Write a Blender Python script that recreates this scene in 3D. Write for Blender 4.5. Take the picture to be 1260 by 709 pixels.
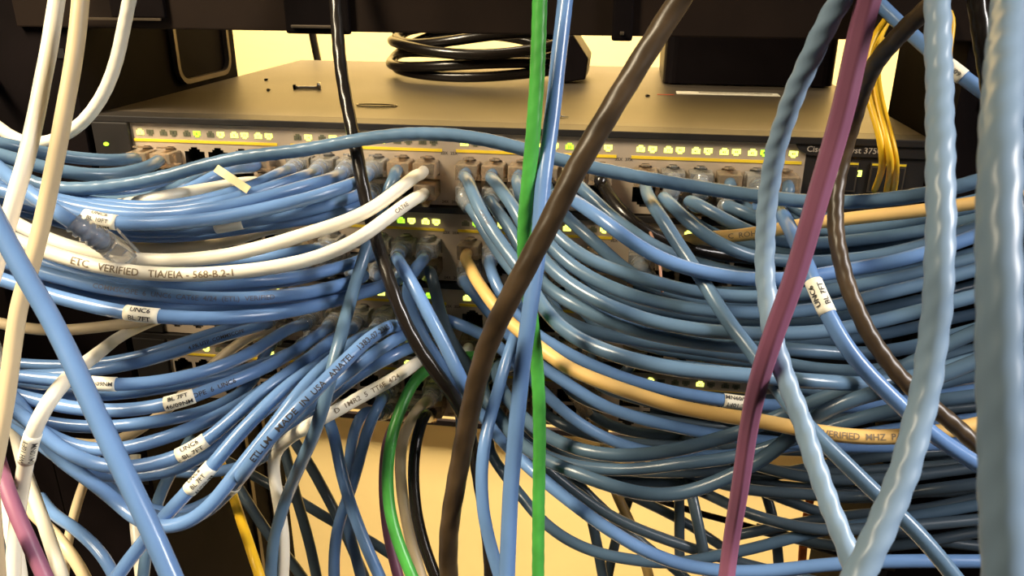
import bpy, bmesh, math, random
import numpy as np
from mathutils import Vector, Matrix

for o in list(bpy.data.objects): bpy.data.objects.remove(o, do_unlink=True)
SC = bpy.context.scene
COL = SC.collection
random.seed(7)

# ------------------------------------------------------------------ camera, world, lights, exposure
# the place is measured in millimetres from the top front left corner of the top switch:
# X to the right, Y into the rack, Z up; Z0 is that corner's height above the floor
Z0 = 1.35
def W(p): return Vector((p[0]*.001, p[1]*.001, Z0 + p[2]*.001))
FPX = 980.0
CAM = np.array([297.5, -412.7, 75.3])
YAW, PIT, ROL = -.142, .378, .005
_rt = np.array([math.cos(YAW), -math.sin(YAW), 0.])
FW = np.array([math.sin(YAW)*math.cos(PIT), math.cos(YAW)*math.cos(PIT), -math.sin(PIT)])
_up = np.cross(_rt, FW)
RT = math.cos(ROL)*_rt + math.sin(ROL)*_up
UP = -math.sin(ROL)*_rt + math.cos(ROL)*_up
cd = bpy.data.cameras.new('camera'); cam = bpy.data.objects.new('camera', cd); COL.objects.link(cam)
cd.sensor_width = 36; cd.lens = FPX/1260*36; cd.clip_start = .01; cd.clip_end = 50
cam.matrix_world = Matrix(((RT[0], UP[0], -FW[0], CAM[0]*.001), (RT[1], UP[1], -FW[1], CAM[1]*.001),
                           (RT[2], UP[2], -FW[2], Z0 + CAM[2]*.001), (0, 0, 0, 1)))
cd.dof.use_dof = True; cd.dof.focus_distance = .37; cd.dof.aperture_fstop = 40
SC.camera = cam

wd = bpy.data.worlds.new('room_light'); SC.world = wd; wd.use_nodes = True
wd.node_tree.nodes['Background'].inputs[0].default_value = (1, .86, .62, 1)
wd.node_tree.nodes['Background'].inputs[1].default_value = .018

def area(name, loc, aim, sx, sy, power, col, spread=180):
    l = bpy.data.lights.new(name, 'AREA'); l.shape = 'RECTANGLE'; l.size = sx; l.size_y = sy
    l.energy = power; l.color = col; l.spread = math.radians(spread)
    o = bpy.data.objects.new(name, l); COL.objects.link(o)
    o.location = W(loc); d = W(aim) - W(loc); o.rotation_euler = d.to_track_quat('-Z', 'Y').to_euler()
    return o
area('ceiling_lamp_front', (-520, -660, 880), (-40, -100, -150), .25, .8, 5.8, (1, .84, .59), 47)
area('ceiling_lamp_right', (1280, -380, 460), (540, -250, -70), .22, .6, 2.1, (1, .95, .92), 50)
area('ceiling_lamp_back', (250, 540, 1150), (250, 770, -680), 1.4, .2, 47, (1, .85, .60), 50)
SC.view_settings.view_transform = 'Standard'; SC.view_settings.look = 'None'
SC.view_settings.gamma = 1; SC.view_settings.use_curve_mapping = False
SC.view_settings.exposure = 0.0

# ------------------------------------------------------------------ materials
MATS = {}
def mat(name, col, rough=.45, metal=0, spec=.5, trans=0, ior=1.45, emit=None, es=0, noise=0, nscale=60, bump=0, bscale=200, coat=0):
    if name in MATS: return MATS[name]
    m = bpy.data.materials.new(name); m.use_nodes = True; nt = m.node_tree; b = nt.nodes['Principled BSDF']
    b.inputs['Base Color'].default_value = (*col, 1); b.inputs['Roughness'].default_value = rough
    b.inputs['Metallic'].default_value = metal; b.inputs['Specular IOR Level'].default_value = spec
    b.inputs['Transmission Weight'].default_value = trans; b.inputs['IOR'].default_value = ior
    b.inputs['Coat Weight'].default_value = coat
    if emit: b.inputs['Emission Color'].default_value = (*emit, 1); b.inputs['Emission Strength'].default_value = es
    if noise or bump:
        tc = nt.nodes.new('ShaderNodeTexCoord')
    if noise:
        n = nt.nodes.new('ShaderNodeTexNoise'); n.inputs['Scale'].default_value = nscale; n.inputs['Detail'].default_value = 5
        nt.links.new(tc.outputs['Object'], n.inputs['Vector'])
        r = nt.nodes.new('ShaderNodeValToRGB')
        r.color_ramp.elements[0].position = .3; r.color_ramp.elements[1].position = .72
        r.color_ramp.elements[0].color = (*[c*(1-noise) for c in col], 1)
        r.color_ramp.elements[1].color = (*[min(1, c*(1+noise)) for c in col], 1)
        nt.links.new(n.outputs['Fac'], r.inputs['Fac']); nt.links.new(r.outputs['Color'], b.inputs['Base Color'])
    if bump:
        n2 = nt.nodes.new('ShaderNodeTexNoise'); n2.inputs['Scale'].default_value = bscale
        nt.links.new(tc.outputs['Object'], n2.inputs['Vector'])
        bp = nt.nodes.new('ShaderNodeBump'); bp.inputs['Strength'].default_value = bump; bp.inputs['Distance'].default_value = .0006
        nt.links.new(n2.outputs['Fac'], bp.inputs['Height']); nt.links.new(bp.outputs['Normal'], b.inputs['Normal'])
    MATS[name] = m; return m
mat('blue', (.128, .24, .475), .24, noise=.10, nscale=40, bump=.12, bscale=160)
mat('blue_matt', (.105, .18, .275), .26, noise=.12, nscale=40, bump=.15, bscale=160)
mat('pale_blue', (.25, .36, .49), .34, noise=.08, nscale=40, bump=.15, bscale=160)
mat('dark_teal', (.068, .115, .17), .27, noise=.1, nscale=40, bump=.12, bscale=160)  # blue jacket darkened, with the shade on the low cables put into its colour
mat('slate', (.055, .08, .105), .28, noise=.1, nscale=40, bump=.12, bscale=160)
mat('white', (.84, .78, .64), .34, noise=.04, nscale=40, bump=.12, bscale=160)
mat('beige', (.66, .52, .32), .38, noise=.05, nscale=40, bump=.12, bscale=160)
mat('tan', (.72, .46, .16), .36, noise=.06, nscale=40, bump=.12, bscale=160)
mat('black', (.013, .010, .008), .24, noise=.3, nscale=40, bump=.25, bscale=120)
mat('brownblack', (.062, .040, .021), .36, noise=.45, nscale=55, bump=.4, bscale=120)
mat('green', (.07, .36, .06), .36, noise=.22, nscale=60, bump=.15, bscale=160)
mat('purple', (.27, .10, .17), .42, noise=.1, nscale=40, bump=.15, bscale=160)
mat('yellow', (.85, .50, .02), .35, noise=.05)
mat('orange', (.75, .16, .02), .4, noise=.05)
mat('pink', (.6, .32, .22), .5, noise=.05)
mat('clear', (.95, .92, .86), .14, trans=.82, ior=1.46, noise=.02)
mat('amber_clear', (.80, .62, .42), .25, trans=.75, ior=1.46, noise=.04)
mat('label', (.92, .87, .72), .55, noise=.03)
mat('ink', (.03, .028, .03), .6, noise=.1)
mat('faint_ink', (.10, .12, .18), .6, noise=.1)
mat('brown_ink', (.20, .15, .09), .6, noise=.1)
mat('chassis', (.085, .068, .050), .42, metal=.25, noise=.18, nscale=18, bump=.08, bscale=900)
mat('fascia', (.46, .37, .275), .5, metal=.15, noise=.06, nscale=50)
mat('fascia_black', (.018, .015, .013), .45, noise=.2)
mat('port_dark', (.012, .010, .009), .5, noise=.2)
mat('gold', (.75, .55, .22), .3, metal=1, noise=.1)
mat('strip', (.82, .58, .03), .5, noise=.05)
mat('led_on', (.5, .6, .05), .5, emit=(.9, 1, .16), es=2.6, noise=.02)
mat('led_green', (.3, .6, .03), .5, emit=(.45, 1, .04), es=1.6, noise=.02)
mat('led_off', (.12, .12, .07), .5, noise=.05)
mat('silver_text', (.50, .42, .32), .5, noise=.05)
mat('rack', (.006, .004, .004), .7, spec=.06, noise=.3, nscale=30)
mat('rack_lighter', (.10, .075, .05), .4, metal=.4, noise=.3, nscale=30)  # lighter rack tone, also used for painted-in shine on the slot rim
mat('panel', (.014, .008, .005), .6, spec=.15, noise=.25, nscale=25)
mat('blackbox', (.006, .004, .005), .45, spec=.2, noise=.2)
mat('wall', (.82, .61, .265), .85, noise=.04, nscale=6, bump=.15, bscale=120)
mat('floor', (.30, .26, .20), .6, noise=.15, nscale=12)
mat('board', (.70, .60, .42), .6, noise=.05)
mat('paper', (.80, .66, .36), .7, noise=.06)
mat('steel', (.45, .42, .38), .3, metal=1, noise=.1)
mat('red_ink', (.45, .06, .03), .6, noise=.1)

# ------------------------------------------------------------------ helpers
def link(name, me, m, parent=None, smooth=False):
    o = bpy.data.objects.new(name, me); COL.objects.link(o)
    if m is not None:
        if isinstance(m, str): m = MATS[m]
        if not me.materials: me.materials.append(m)
    if smooth: me.polygons.foreach_set('use_smooth', [True]*len(me.polygons))
    if parent is not None: o.parent = parent
    return o
def tag(o, label, cat, group=None, kind=None):
    o['label'] = label
    if cat: o['category'] = cat
    if group: o['group'] = group
    if kind: o['kind'] = kind
    return o
class MB:
    def __init__(s): s.v = []; s.f = []
    def box(s, x0, x1, y0, y1, z0, z1):
        b = len(s.v)
        s.v += [(x, y, z) for z in (z0, z1) for y in (y0, y1) for x in (x0, x1)]
        s.f += [tuple(b+i for i in q) for q in ((0,2,3,1),(4,5,7,6),(0,1,5,4),(2,6,7,3),(0,4,6,2),(1,3,7,5))]
        return s
    def prism(s, pts, y0, y1):
        b = len(s.v); n = len(pts)
        s.v += [(x, y0, z) for x, z in pts] + [(x, y1, z) for x, z in pts]
        s.f += [tuple(b+i for i in range(n)), tuple(b+n+i for i in reversed(range(n)))]
        s.f += [(b+(i+1) % n, b+i, b+n+i, b+n+(i+1) % n) for i in range(n)]
        return s
    def mesh(s, name, world=True, bevel=0):
        me = bpy.data.meshes.new(name)
        me.from_pydata([W(p) if world else Vector(p)*.001 for p in s.v], [], s.f)
        bm = bmesh.new(); bm.from_mesh(me)
        bmesh.ops.recalc_face_normals(bm, faces=bm.faces)
        if bevel:
            bmesh.ops.bevel(bm, geom=bm.edges[:], offset=bevel*.001, segments=2, affect='EDGES', profile=.6, clamp_overlap=True)
        bm.to_mesh(me); bm.free(); return me
    def build(s, name, m, parent=None, bevel=0): return link(name, s.mesh(name, True, bevel), m, parent)
def empty(name, loc):
    o = bpy.data.objects.new(name, None); COL.objects.link(o); o.location = W(loc); o.empty_display_size = .01; return o
def put(o, parent):      # parent keeping the world place
    o.parent = parent; o.matrix_parent_inverse = Matrix.Translation(parent.location).inverted() if parent.type == 'EMPTY' else Matrix()
    return o
_TXT = {}
def text_mesh(body, size, align='LEFT'):
    k = (body, size, align)
    if k in _TXT: return _TXT[k]
    cu = bpy.data.curves.new('text', 'FONT'); cu.body = body; cu.size = size; cu.align_x = align; cu.resolution_u = 2; cu.offset = size*.012
    ob = bpy.data.objects.new('text', cu); me = bpy.data.meshes.new_from_object(ob)
    vs = [tuple(v.co) for v in me.vertices]; fs = [tuple(p.vertices) for p in me.polygons]
    bpy.data.objects.remove(ob); bpy.data.curves.remove(cu); bpy.data.meshes.remove(me)
    _TXT[k] = (vs, fs); return vs, fs
def flat_text(name, items, m, parent, y=-.12):
    # items: (string, x, z, size) standing on the front plane y
    V = []; F = []
    for body, x, z, size in items:
        vs, fs = text_mesh(body, size, 'CENTER'); b = len(V)
        V += [(x+v[0], y, z+v[1]-size*.35) for v in vs]; F += [tuple(b+i for i in f) for f in fs]
    me = bpy.data.meshes.new(name); me.from_pydata([W(p) for p in V], [], F)
    return link(name, me, m, parent)
def ray(x, y): return FW + RT*(x-630)/FPX + UP*(354.5-y)/FPX
def at_depth(x, y, z): return CAM + ray(x, y)*z
def at_Y(x, y, Y): r = ray(x, y); return CAM + r*(Y-CAM[1])/r[1]
def at_Z(x, y, Z): r = ray(x, y); return CAM + r*(Z-CAM[2])/r[2]
def pj(p): d = np.asarray(p)-CAM; z = d@FW; return 630+FPX*(d@RT)/z, 354.5-FPX*(d@UP)/z

# ------------------------------------------------------------------ the room
def struct(o): o['kind'] = 'structure'; return o
struct(MB().box(-2500, 3000, 750, 850, -1350, 1250).build('wall_back', 'wall'))
struct(MB().box(-2500, 3000, -2500, 750, -1400, -1350).build('floor', 'floor'))
b = MB().box(-1500, 2000, 742, 750, -650, -640)
struct(b.build('trim_1', 'rack'))

# rack posts: deep black channels left and right of the switches, with rounded cut-outs
def round_rect(x0, x1, z0, z1, r, n=5):
    pts = []
    for cx, cz, a0 in ((x1-r, z1-r, 0), (x0+r, z1-r, 90), (x0+r, z0+r, 180), (x1-r, z0+r, 270)):
        for i in range(n+1):
            a = math.radians(a0+90*i/n); pts.append((cx+r*math.cos(a), cz+r*math.sin(a)))
    return pts
def side_rim(name, X, y0, y1, z0, z1, parent, wdt=3.2, thick=3.5):
    # rounded raised rim of a cut-out lying in the plane X
    o_ = round_rect(y0, y1, z0, z1, 12); i_ = round_rect(y0+wdt, y1-wdt, z0+wdt, z1-wdt, 9); n = len(o_)
    V = [(X, y, z) for y, z in o_] + [(X, y, z) for y, z in i_] + [(X+thick, y, z) for y, z in o_] + [(X+thick, y, z) for y, z in i_]
    F = []
    for k in range(n):
        j = (k+1) % n
        F += [(k, j, n+j, n+k), (2*n+k, 3*n+k, 3*n+j, 2*n+j), (k, 2*n+k, 2*n+j, j), (n+k, n+j, 3*n+j, 3*n+k)]
    me = bpy.data.meshes.new(name); me.from_pydata([W(p) for p in V], [], F)
    bm = bmesh.new(); bm.from_mesh(me); bmesh.ops.recalc_face_normals(bm, faces=bm.faces); bm.to_mesh(me); bm.free()
    return put(link(name, me, 'rack_lighter'), parent)  # lighter colour stands in for the shine along the cut-out's edge
def post(label, X0, X1, Y0, Y1, inner):
    t = empty('rack_post', ((X0+X1)/2, Y0, -1350)); tag(t, label, 'rack post')
    put(MB().box(X0, X1, Y0, Y0+4, -1350, 900).build('front_flange', 'rack'), t)
    s0, s1 = (X1-3, X1) if inner > 0 else (X0, X0+3)
    put(MB().box(s0, s1, Y0+4, Y1, -1350, 900).build('side_web', 'rack'), t)
    return t, (s1 if inner > 0 else s0)
tL, xs = post('black steel rack post left of the switches', -75, -4, -3, 186, 1)
side_rim('slot_rim', xs, 97, 172, 3, 62, tL)
for k, y in enumerate((118, 150)):
    put(MB().box(xs, xs+2.2, y, y+5, -900, -190).build('web_rib', 'rack_lighter'), tL)
for z in (18, 33, -200, -216, -244, -260, -288):
    o = MB().box(-12, -7, -3.6, -2.8, z-2.5, z+2.5).build('square_hole', 'port_dark'); put(o, tL)
tv = empty('vertical_cable_manager', (-200, 0, -1350)); tag(tv, 'broad black vertical cable channel on the far left beside the rack post', 'cable channel')
put(MB().box(-620, -76, 146, 150, -1350, 900).build('back_plate', 'rack'), tv)
put(MB().box(-80, -76, -3, 146, -1350, 900).build('side_plate', 'rack'), tv)
put(MB().box(-620, -616, -3, 146, -1350, 900).build('side_plate', 'rack'), tv)
tv = empty('vertical_cable_manager', (700, 0, -1350)); tag(tv, 'broad black vertical cable channel on the far right beside the rack post', 'cable channel')
put(MB().box(541, 1050, 146, 150, -1350, 900).build('back_plate', 'rack'), tv)
put(MB().box(541, 545, -3, 146, -1350, 900).build('side_plate', 'rack'), tv)
put(MB().box(1046, 1050, -3, 146, -1350, 900).build('side_plate', 'rack'), tv)
tR, xs2 = post('black steel rack post right of the switches', 452, 540, -3, 98, -1)
for z in (18, 33, -200, -216, -244, -260, -288):
    put(MB().box(462, 467, -3.6, -2.8, z-2.5, z+2.5).build('square_hole', 'port_dark'), tR)

# blank cable-management panel above the switches
t = empty('cable_manager', (220, 0, 47)); tag(t, 'dark brown-black cable management panel spanning the rack above the top switch', 'panel')
put(MB().box(-30, 478, -6, 30, 46.6, 134).build('panel_plate', 'panel', bevel=.8), t)
def dring(x0, x1, zb):
    m = MB().box(x0, x1, -9.5, -6, zb, 120); put(m.build('ring_base', 'rack', bevel=1.4), t)
    m = MB().box(x0+4, x1-4, -12, -9.5, zb+3, zb+4.5); put(m.build('ring_lip', 'rack_lighter', bevel=.4), t)
dring(123, 157, 45.5)
dring(287.5, 297.5, 44.5)
put(MB().box(28, 58, -9, -6, 52, 120).build('end_bracket', 'rack', bevel=1), t)
put(MB().box(6, 56, -10.2, -9, 51, 52.2).build('bracket_edge', 'rack_lighter'), t)

# ------------------------------------------------------------------ the four stacked switches
LED_X0, PITCH, GRP, UH = 27.57, 13.97, 92.5, 44.45
ROWZ = (-22.2, -34.2)
def port_xz(c, row): return LED_X0 + (c//6)*GRP + (c % 6)*PITCH + 3.0, ROWZ[row]
def make_port_mesh(flip):
    hw, hz = PITCH/2, 6.0
    T = [(-5.9, -4.9), (5.9, -4.9), (5.9, 3.2), (3.3, 3.2), (3.3, 4.5), (1.9, 4.5), (1.9, 5.6), (-1.9, 5.6), (-1.9, 4.5), (-3.3, 4.5), (-3.3, 3.2), (-5.9, 3.2)]
    sg = -1 if flip else 1
    bm = bmesh.new()
    ov = [bm.verts.new((x*.001, 0, z*.001)) for x, z in ((-hw, -hz), (hw, -hz), (hw, hz), (-hw, hz))]
    iv = [bm.verts.new((x*.001, 0, sg*z*.001)) for x, z in T]
    bv = [bm.verts.new((x*.001, .012, sg*z*.001)) for x, z in T]
    es = [bm.edges.new((ov[i], ov[(i+1) % 4])) for i in range(4)] + [bm.edges.new((iv[i], iv[(i+1) % 12])) for i in range(12)]
    bmesh.ops.triangle_fill(bm, edges=es, use_beauty=True)
    for f in list(bm.faces):
        c = f.calc_center_median()
        if abs(c.x) < .0018 and abs(c.z) < .004: pass
    for i in range(12):
        f = bm.faces.new((iv[i], bv[i], bv[(i+1) % 12], iv[(i+1) % 12])); f.material_index = 1
    f = bm.faces.new(bv); f.material_index = 1
    for k in range(8):       # spring contacts
        x = (-3.5+k)*.001
        q = [bm.verts.new(p) for p in ((x-.0002, .003, -sg*.0046), (x+.0002, .003, -sg*.0046), (x+.0002, .011, -sg*.001), (x-.0002, .011, -sg*.001))]
        g = bm.faces.new(q); g.material_index = 2
    me = bpy.data.meshes.new('port'); bm.to_mesh(me); bm.free()
    for n in ('fascia', 'port_dark', 'gold'): me.materials.append(MATS[n])
    return me
PORT_ME = (make_port_mesh(False), make_port_mesh(True))
def led_mesh(up):
    s = 1 if up else -1
    me = MB().prism([(-2.1, -1.5*s), (2.1, -1.5*s), (2.1, .9*s), (1.1, .9*s), (1.1, 1.8*s), (-1.1, 1.8*s), (-1.1, .9*s), (-2.1, .9*s)], -.25, .3).mesh('status_light', False)
    return me
LED_ME = {}
for st in ('led_on', 'led_green', 'led_off'):
    for up in (0, 1):
        me = led_mesh(up); me.materials.append(MATS[st]); LED_ME[(st, up)] = me
ON = [{1, 8, 9, 10, 11, 12, 14, 16, 19, 20, 25, 29, 31, 32, 36, 37, 38, 39, 40, 41, 42, 43, 44, 45, 48},
      {3, 6, 10, 15, 20, 22, 23, 24, 28, 30, 33, 34, 36, 40, 41, 44, 47},
      {2, 5, 11, 17, 19, 22, 25, 27, 31, 35, 38, 42, 46},
      {4, 9, 10, 12, 18, 21, 23, 24, 26, 30, 37, 39, 43}]
GREEN = [{6, 33, 46}, {21, 26}, {23, 29}, {11, 22}]
WHICH = ['topmost', 'second', 'third', 'lowest']
for s in range(4):
    dz = -s*UH
    t = empty('network_switch', (222, 0, dz-43.6))
    tag(t, ['topmost grey network switch, its dusty lid showing under the coiled black cable',
            'second grey network switch from the top, two clear plugs beside its middle divider',
            'third grey network switch from the top, mostly hidden behind blue cables',
            'lowest grey network switch of the stack, just above the yellow wall'][s], 'network switch', 'stacked network switches')
    put(MB().box(0, 445, 13, 302, dz-43.6, dz).build('chassis_box', 'chassis', bevel=.6), t)
    # fascia plate with the four port openings
    gx = [22.0]
    for g in range(4):
        c0 = port_xz(g*6, 0)[0]-PITCH/2; gx += [c0, c0+6*PITCH]
    gx += [387.0]
    gz = [-43.6, -40.2, -16.2, -3.6]
    m = MB()
    for i in range(len(gx)-1):
        for j in range(3):
            if j == 1 and i % 2 == 1: continue
            m.box(gx[i], gx[i+1], 0, 13, dz+gz[j], dz+gz[j+1])
    put(m.build('fascia', 'fascia'), t)
    put(MB().prism([(0, dz-3.6), (445, dz-3.6), (445, dz), (0, dz)], -2.2, 13).build('top_lip', 'fascia_black', bevel=.5), t)  # black puts the shade on the overhanging lip into its colour
    me_ = MB().box(0, 22, -2.5, 13, dz-43.6, dz-3.6); put(me_.build('mode_panel', 'fascia_black', bevel=.8), t)
    put(MB().prism([(7.3+1.7*math.cos(a*math.pi/4), dz-16+1.1*math.sin(a*math.pi/4)) for a in range(8)], -2.9, -2.4).build('system_light', 'led_green'), t)
    put(MB().box(387, 445, 0, 13, dz-43.6, dz-3.6).build('uplink_panel', 'fascia_black', bevel=.4), t)
    put(MB().prism([(388, dz-9.2), (445, dz-9.2), (445, dz-3.6), (381, dz-3.6), (383, dz-6.6)], -1.2, 0).build('name_band', 'fascia_black'), t)
    o = flat_text('brand_text', [('Cisco', 391.5, dz-5.9, 4.2), ('Catalyst 3750', 410.5, dz-5.9, 4.2)], 'silver_text', None, -1.35); put(o, t)
    for k in range(2):
        x0 = 397+k*22.5
        f_ = put(MB().box(x0-.8, x0+15.8, -.8, 0, dz-27, dz-12).build('uplink_frame', 'chassis'), t)
        put(MB().box(x0, x0+15, -1.0, -.1, dz-26.2, dz-14.4).build('uplink_slot', 'port_dark'), t)
        put(MB().box(x0-.5, x0+15.5, -1.1, -.2, dz-13.3, dz-12.3).build('uplink_strip', 'strip'), t)
    put(MB().box(411.3, 414.9, -.5, 0, dz-19.2, dz-16.2).build('uplink_light', 'led_on'), t)
    put(flat_text('uplink_number', [('1', 413, dz-17.7, 2.6)], 'ink', None, -.55), t)
    for g in range(4):
        c0 = port_xz(g*6, 0)[0]-PITCH/2
        put(MB().box(c0-.5, c0+6*PITCH+.5, -.35, 0, dz-14.2, dz-12.7).build('port_strip', 'strip'), t)
    nums = []; xs_ = []
    for c in range(24):
        for r in (0, 1):
            x, z = port_xz(c, r)
            o = bpy.data.objects.new('port', PORT_ME[r]); COL.objects.link(o); o.location = W((x, .02, dz+z)); put(o, t)
            n = c*2+1+r; lx = LED_X0+(c//6)*GRP+(c % 6)*PITCH+r*6.0
            st = 'led_on' if n in ON[s] else 'led_green' if n in GREEN[s] else 'led_off'
            o = bpy.data.objects.new('status_light', LED_ME[(st, 1-r)]); COL.objects.link(o); o.location = W((lx, 0, dz-9.1)); put(o, t)
            nums.append((str(n), lx, dz-9.1-(.2 if r == 0 else -.2), 2.0))
    put(flat_text('port_numbers', nums, 'ink', None, -.32), t)['kind'] = 'stuff'
    for g in range(5):
        xc = [LED_X0-4, *(port_xz(g_*6, 0)[0]-PITCH/2-4.4 for g_ in (1, 2, 3)), 374][g]
        a, b_ = 12*g-1, 12*g+1
        if g in (1, 2, 3): xs_ += [(f'{a}X', xc-2.7+.1, dz-14.8, 2.3), (f'{b_}X', xc+2.7, dz-14.8, 2.3), (f'{a+1}X', xc-2.7, dz-41.6, 2.3), (f'{b_+1}X', xc+2.7, dz-41.6, 2.3)]
        if g == 4: xs_ += [('47X', xc-3.5, dz-14.8, 2.3), ('48X', xc-3.5, dz-41.6, 2.3)]
    put(flat_text('divider_numbers', xs_, 'ink', None, -.1), t)['kind'] = 'stuff'

# ------------------------------------------------------------------ cables: machinery
# each cable is traced as points (x, y, w): where the photo shows it and how wide it looks there,
# which with its true diameter gives its distance; depths are then relaxed so that no cable runs through another
CABLES = []
USED = set()
def free_port(sw, px, row):
    best = None
    for c in range(24):
        if (sw, c, row) in USED: continue
        x, z = port_xz(c, row); q = pj((x, -14, z-sw*UH))
        e = abs(q[0]-px)
        if best is None or e < best[0]: best = (e, c)
    USED.add((sw, best[1], row)); x, z = port_xz(best[1], row)
    return np.array([x, 0., z-sw*UH])
def cab(label, color, pts, port=None, D=6.0, boot='clear', twist=0, name='network_cable', cat='network cable', group=None,
        end_plug=False, start_plug=False, ridge=0, **kw):
    P = []
    for tok in pts.split():
        a = [float(v) for v in tok.split(',')]; P.append(a if len(a) == 3 else a+[None])
    k = [i for i, p in enumerate(P) if p[2] is not None]
    w = np.interp(range(len(P)), k, [P[i][2] for i in k])
    ctrl = [at_depth(p[0], p[1], FPX*D/wi) for p, wi in zip(P, w)]
    pp = None
    if port:
        pp = free_port(*port)
        nx = ctrl[0]-pp; nx = nx/np.linalg.norm(nx)
        a = pp+np.array([0, -11.5, 0]); b = pp+np.array([0, -17, -.4])+nx*np.array([4., 4., 4.])
        ctrl = [a, b]+[c for c in ctrl]
    CABLES.append(dict(label=label, color=color, ctrl=np.array(ctrl), pp=pp, D=D, boot=boot, twist=twist, name=name, cat=cat,
                       group=group, row=port[2] if port else 0, end_plug=end_plug, start_plug=start_plug, ridge=ridge, **kw))
def spline(C, step):
    C = np.asarray(C)
    d = np.linalg.norm(np.diff(C, axis=0), axis=1); keep = np.r_[True, d > 1e-3]; C = C[keep]
    Q = np.vstack([2*C[0]-C[1], C, 2*C[-1]-C[-2]])
    out = []
    for i in range(1, len(Q)-2):
        p0, p1, p2, p3 = Q[i-1:i+3]
        t0 = 0; t1 = t0+np.linalg.norm(p1-p0)**.5; t2 = t1+np.linalg.norm(p2-p1)**.5; t3 = t2+np.linalg.norm(p3-p2)**.5
        t = np.linspace(t1, t2, 16, endpoint=False)[:, None]
        A1 = (t1-t)/(t1-t0)*p0+(t-t0)/(t1-t0)*p1; A2 = (t2-t)/(t2-t1)*p1+(t-t1)/(t2-t1)*p2; A3 = (t3-t)/(t3-t2)*p2+(t-t2)/(t3-t2)*p3
        B1 = (t2-t)/(t2-t0)*A1+(t-t0)/(t2-t0)*A2; B2 = (t3-t)/(t3-t1)*A2+(t-t1)/(t3-t1)*A3
        out.append((t2-t)/(t2-t1)*B1+(t-t1)/(t2-t1)*B2)
    return resample(np.vstack(out+[Q[-2][None]]), step)
def resample(P, step):
    s = np.r_[0, np.cumsum(np.linalg.norm(np.diff(P, axis=0), axis=1))]
    n = max(4, int(round(s[-1]/step))+1); u = np.linspace(0, s[-1], n)
    return np.stack([np.interp(u, s, P[:, k]) for k in range(3)], 1)
def smooth_rows(a, n, lock=None):
    a = a.copy()
    for _ in range(n):
        b = a.copy(); b[1:-1] = .5*a[1:-1]+.25*(a[:-2]+a[2:])
        if lock is not None: b = np.where(lock, a, b)
        a = b
    return a
def relax():
    S = 4.0
    for c in CABLES:
        P = spline(c['ctrl'], S)
        sm = smooth_rows(P, 6)
        if c['pp'] is not None: sm[:4] = P[:4]
        c['P'] = sm
    P = np.vstack([c['P'] for c in CABLES]); idx = np.concatenate([[i]*len(c['P']) for i, c in enumerate(CABLES)])
    R = np.concatenate([[c['D']/2]*len(c['P']) for c in CABLES])
    arc = np.concatenate([np.arange(len(c['P']))*S if c['pp'] is not None else np.full(len(c['P']), 99.) for c in CABLES])
    d = P-CAM; zz = d@FW; RY = d/zz[:, None]
    px = 630+FPX*(RY@RT); py = 354.5-FPX*(RY@UP)
    t = zz.copy(); wpx = R*FPX/t
    N = len(P); prs = []
    order = np.argsort(px); sx = px[order]
    for i0 in range(0, N, 400):
        a = order[i0:i0+400]
        lo = np.searchsorted(sx, sx[i0]-75); hi = np.searchsorted(sx, sx[min(i0+399, N-1)]+75)
        b = order[lo:hi]
        dd = np.hypot(px[a][:, None]-px[b][None], py[a][:, None]-py[b][None])
        q = (dd < (wpx[a][:, None]+wpx[b][None])*1.02) & (idx[a][:, None] < idx[b][None])
        ia, ib = np.nonzero(q); prs.append(np.stack([a[ia], b[ib]], 1))
    prs = np.vstack(prs); A, B = prs[:, 0], prs[:, 1]
    # front/back order of each pair of cables
    key = idx[A]*len(CABLES)+idx[B]; uk, inv = np.unique(key, return_inverse=True)
    dt0 = t[A]-t[B]
    mean = np.bincount(inv, dt0)/np.bincount(inv); sg = np.where(mean > 0, 1., -1.)[inv]       # +1: A lies behind B
    own = np.abs(dt0) > (R[A]+R[B])
    sg = np.where(own, np.sign(dt0), sg)
    wgt = np.clip((arc-14)/26, 0, 1)
    starts = np.r_[0, np.cumsum([len(c['P']) for c in CABLES])]
    t_init = t.copy()
    for it in range(70):
        tm = .5*(t[A]+t[B])
        lat = np.hypot(px[A]-px[B], py[A]-py[B])/FPX*tm
        rr = (R[A]+R[B])*1.0
        need = np.sqrt(np.maximum(rr*rr-lat*lat, 0))
        gap = (t[A]-t[B])*sg
        pen = np.maximum(need-gap, 0)*.5
        wa, wb = wgt[A], wgt[B]; tot = wa+wb+1e-6
        push = np.zeros(N)
        up_ = np.zeros(N); dn = np.zeros(N)
        da = pen*sg*2*wa/tot; db = -pen*sg*2*wb/tot
        np.maximum.at(up_, A, da); np.maximum.at(up_, B, db); np.minimum.at(dn, A, da); np.minimum.at(dn, B, db)
        t = t+.45*(up_+dn)
        # keep clear of the switch fronts and their plugs
        Y = CAM[1]+t*RY[:, 1]; Zc = CAM[2]+t*RY[:, 2]; Xc = CAM[0]+t*RY[:, 0]
        over = (Zc < 4) & (Zc > -182) & (Xc > -6) & (Xc < 450) & (arc > 24)
        lim = -(R+15.)
        tl = (lim-CAM[1])/RY[:, 1]
        t = np.where(over & (t > tl), t+.5*(tl-t)*np.clip((arc-24)/20, 0, 1), t)
        if it < 64:
            for k in range(len(CABLES)):
                a0, a1 = starts[k], starts[k+1]
                dlt = t[a0:a1]-t_init[a0:a1]
                lock = wgt[a0:a1] == 0
                t[a0:a1] = t_init[a0:a1]+smooth_rows(dlt, 3, lock)
    P2 = CAM+RY*t[:, None]
    for k, c in enumerate(CABLES):
        Q = P2[starts[k]:starts[k+1]]; q = smooth_rows(Q, 3)
        if c['pp'] is not None: q[:3] = Q[:3]
        c['P'] = resample(q, 3.2)
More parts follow.
